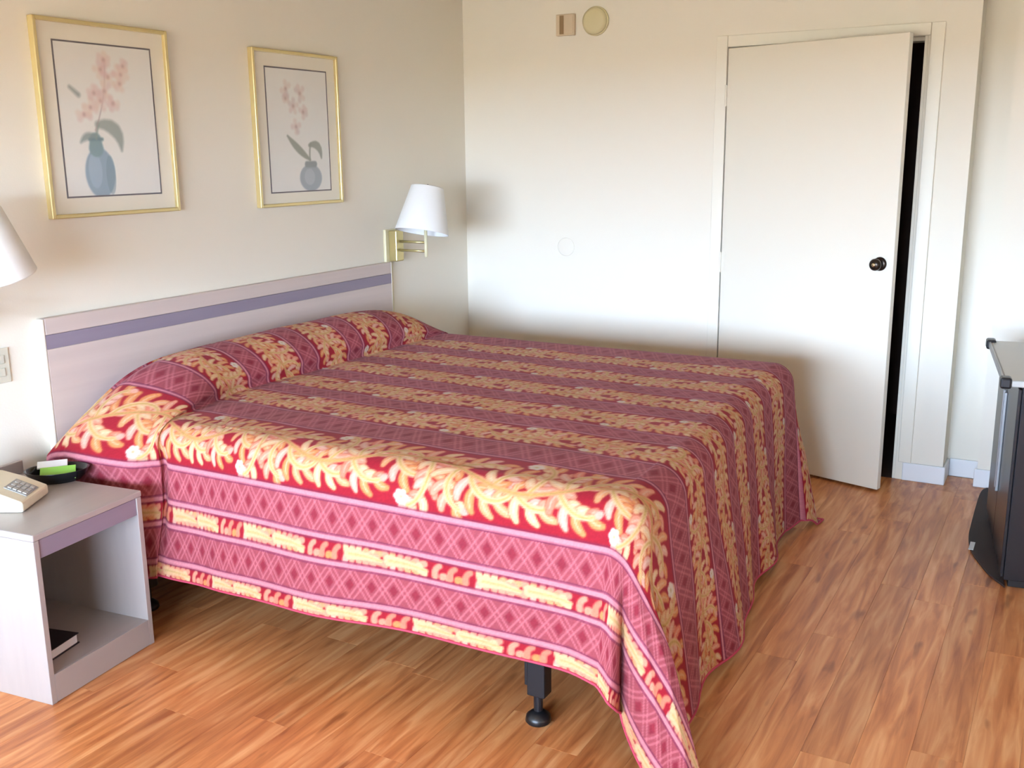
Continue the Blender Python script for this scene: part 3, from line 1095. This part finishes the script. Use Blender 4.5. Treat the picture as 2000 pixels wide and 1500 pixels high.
# ------------------------------------------------------------------ wall lamps
def wall_lamp(y, zc, label, tilt_y, tilt_x, arm=(0.225, 0.0), dzs=0.0, dys=0.0):
    t = thing('wall_lamp', label, 'lamp', (0.0, y, zc), 0, 'swing-arm wall lamps over the headboard')
    box('backplate', CREAM, 0.0, 0.016, -0.055, 0.055, -0.082, 0.082, 0.004, t)
    box('swivel_housing', BRASS, 0.016, 0.066, -0.032, 0.032, -0.078, 0.078, 0.006, t)
    ax, ay = arm
    for dz in (0.022, -0.022):
        bm = bmesh.new()
        add_tube(bm, [(0.058, 0.0, dz), (ax, ay, dz)], 0.0065, 10)
        bm_obj('arm', bm, BRASS, t, True)
    bm = bmesh.new()
    add_tube(bm, [(ax, ay, -0.052), (ax, ay, -0.047), (ax, ay, 0.09 + dzs)], [0.005, 0.0085, 0.0085], 12)
    rod = bm_obj('rod', bm, CREAM, t, True)
    Ms = Matrix.Translation((ax, ay + dys, 0.072 + dzs)) @ Matrix.Rotation(tilt_y, 4, 'Y') @ Matrix.Rotation(tilt_x, 4, 'X')
    lathe('shade', SHADE, [(0.132, 0.0), (0.1335, 0.001), (0.133, 0.004), (0.081, 0.222), (0.0795, 0.225), (0.0785, 0.222), (0.1305, 0.002)],
          t, 56, Ms, False, False)
    sp_ = bmesh.new()
    for k in range(3):
        a_ = k * 2.094
        add_tube(sp_, [Ms @ Vector((0, 0, 0.216)), Ms @ Vector((0.079 * math.cos(a_), 0.079 * math.sin(a_), 0.216))], 0.0018, 6)
    bm_obj('shade_spider', sp_, BRASS, t)
    lathe('finial', DARKM, [(0.004, 0.212), (0.010, 0.222), (0.0085, 0.230), (0.003, 0.238)], t, 14, Ms)
    lathe('bulb', SHADE, [(0.012, 0.05), (0.014, 0.07), (0.028, 0.10), (0.030, 0.12), (0.02, 0.142), (0.004, 0.15)], t, 20, Ms)
    box('cord_cover', CREAM, 0.0, 0.010, -0.009, 0.009, -0.60, -0.083, 0.002, t)
    return t


wall_lamp(-0.752, 1.102, 'white-shaded swing-arm wall lamp by the room corner', math.radians(2), math.radians(-13), (0.222, 0.0), 0.002, -0.034)
wall_lamp(-3.10, 1.105, 'white-shaded wall lamp cut by the left picture edge, above the nightstand', math.radians(3), math.radians(13), (0.225, 0.0), 0.030)

# ------------------------------------------------------------------ small wall fittings
sw = thing('outlet_plate', 'beige electrical plate on the wall left of the headboard', 'outlet', (0, -2.957, 0.886))
box('plate', PLATE, 0.0, 0.006, -0.036, 0.036, -0.058, 0.058, 0.002, sw)
for dz in (-0.021, 0.021):
    box('socket', PLATE, 0.006, 0.0085, -0.017, 0.017, dz - 0.014, dz + 0.014, 0.002, sw)

tb = thing('sounder_box', 'small tan square box with a brown slot high on the back wall', 'sounder', (0.634, 0.0, 2.198))
box('case', TBOX, -0.052, 0.052, -0.026, 0.0, -0.053, 0.053, 0.004, tb)
box('grille', TSLOT, -0.030, -0.006, -0.0285, -0.0262, -0.046, 0.046, 0.001, tb)
box('face_plate', TBOX, 0.0, 0.046, -0.029, -0.0262, -0.047, 0.047, 0.002, tb)

RX = Matrix.Rotation(math.radians(90), 4, 'X')
sd = thing('smoke_detector', 'round yellowed smoke detector high on the back wall', 'detector', (0.800, 0.0, 2.207))
lathe('base', SENS, [(0.072, 0.0), (0.072, 0.010), (0.068, 0.014)], sd, 40, RX)
lathe('dome', SENS, [(0.067, 0.0142), (0.064, 0.030), (0.050, 0.038), (0.02, 0.041), (0.004, 0.0415)], sd, 40, RX)

cv = thing('cover_disc', 'faint round painted-over cover plate on the back wall above the bed', 'cover plate', (0.632, 0.0, 1.054))
lathe('disc', WALL, [(0.050, 0.0), (0.050, 0.003), (0.046, 0.0045), (0.010, 0.005), (0.002, 0.005)], cv, 40, RX)

# ------------------------------------------------------------------ black cabinet and dark floor patch at the right edge
cang = math.atan2(0.11, 0.80)
cab = thing('cabinet', 'black lacquered cabinet with grey metal-edged top at the right picture edge', 'cabinet', (2.940, -1.15, 0), cang)
CL, CD, CH = 0.78, 0.44, 0.745
box('body', CABB, 0.012, CD, 0.0, CL, 0.03, CH, 0.004, cab)
box('plinth', BLACKP, 0.03, CD - 0.02, 0.02, CL - 0.02, 0.0, 0.0298, 0.002, cab)
d1 = box('door', CABB, 0.0, 0.0115, 0.004, CL / 2 - 0.002, 0.04, CH - 0.01, 0.003, cab)
d2 = box('door', CABB, 0.0, 0.0115, CL / 2 + 0.002, CL - 0.004, 0.04, CH - 0.01, 0.003, cab)
box('handle', CABG, -0.012, 0.0, CL / 2 - 0.030, CL / 2 - 0.018, 0.25, CH - 0.10, 0.003, d1)
box('handle', CABG, -0.012, 0.0, CL / 2 + 0.018, CL / 2 + 0.030, 0.25, CH - 0.10, 0.003, d2)
box('top', CABT, -0.045, CD + 0.01, -0.012, CL + 0.02, CH + 0.0005, CH + 0.024, 0.005, cab)
box('edge_trim', CABG, -0.053, -0.0455, -0.014, CL + 0.015, CH + 0.002, CH + 0.027, 0.002, cab)
box('corner_cap', BLACKP, -0.062, -0.025, CL - 0.035, CL + 0.028, CH - 0.006, CH + 0.034, 0.008, cab)
box('corner_cap', BLACKP, -0.062, -0.025, -0.022, 0.03, CH - 0.006, CH + 0.034, 0.008, cab)

# thin dark brown sheet filling the dark floor area along the cabinet front
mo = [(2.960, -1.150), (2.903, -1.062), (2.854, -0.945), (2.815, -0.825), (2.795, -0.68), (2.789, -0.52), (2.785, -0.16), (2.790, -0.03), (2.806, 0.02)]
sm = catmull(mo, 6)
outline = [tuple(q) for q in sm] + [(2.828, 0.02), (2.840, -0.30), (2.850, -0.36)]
mt = thing('floor_patch', 'dark brown round-edged flat patch on the floor along the black cabinet', 'mat', (0, 0, 0))
prism('mat', PATCH, outline, 'z', 0.0008, 0.009, mt, 0.002)
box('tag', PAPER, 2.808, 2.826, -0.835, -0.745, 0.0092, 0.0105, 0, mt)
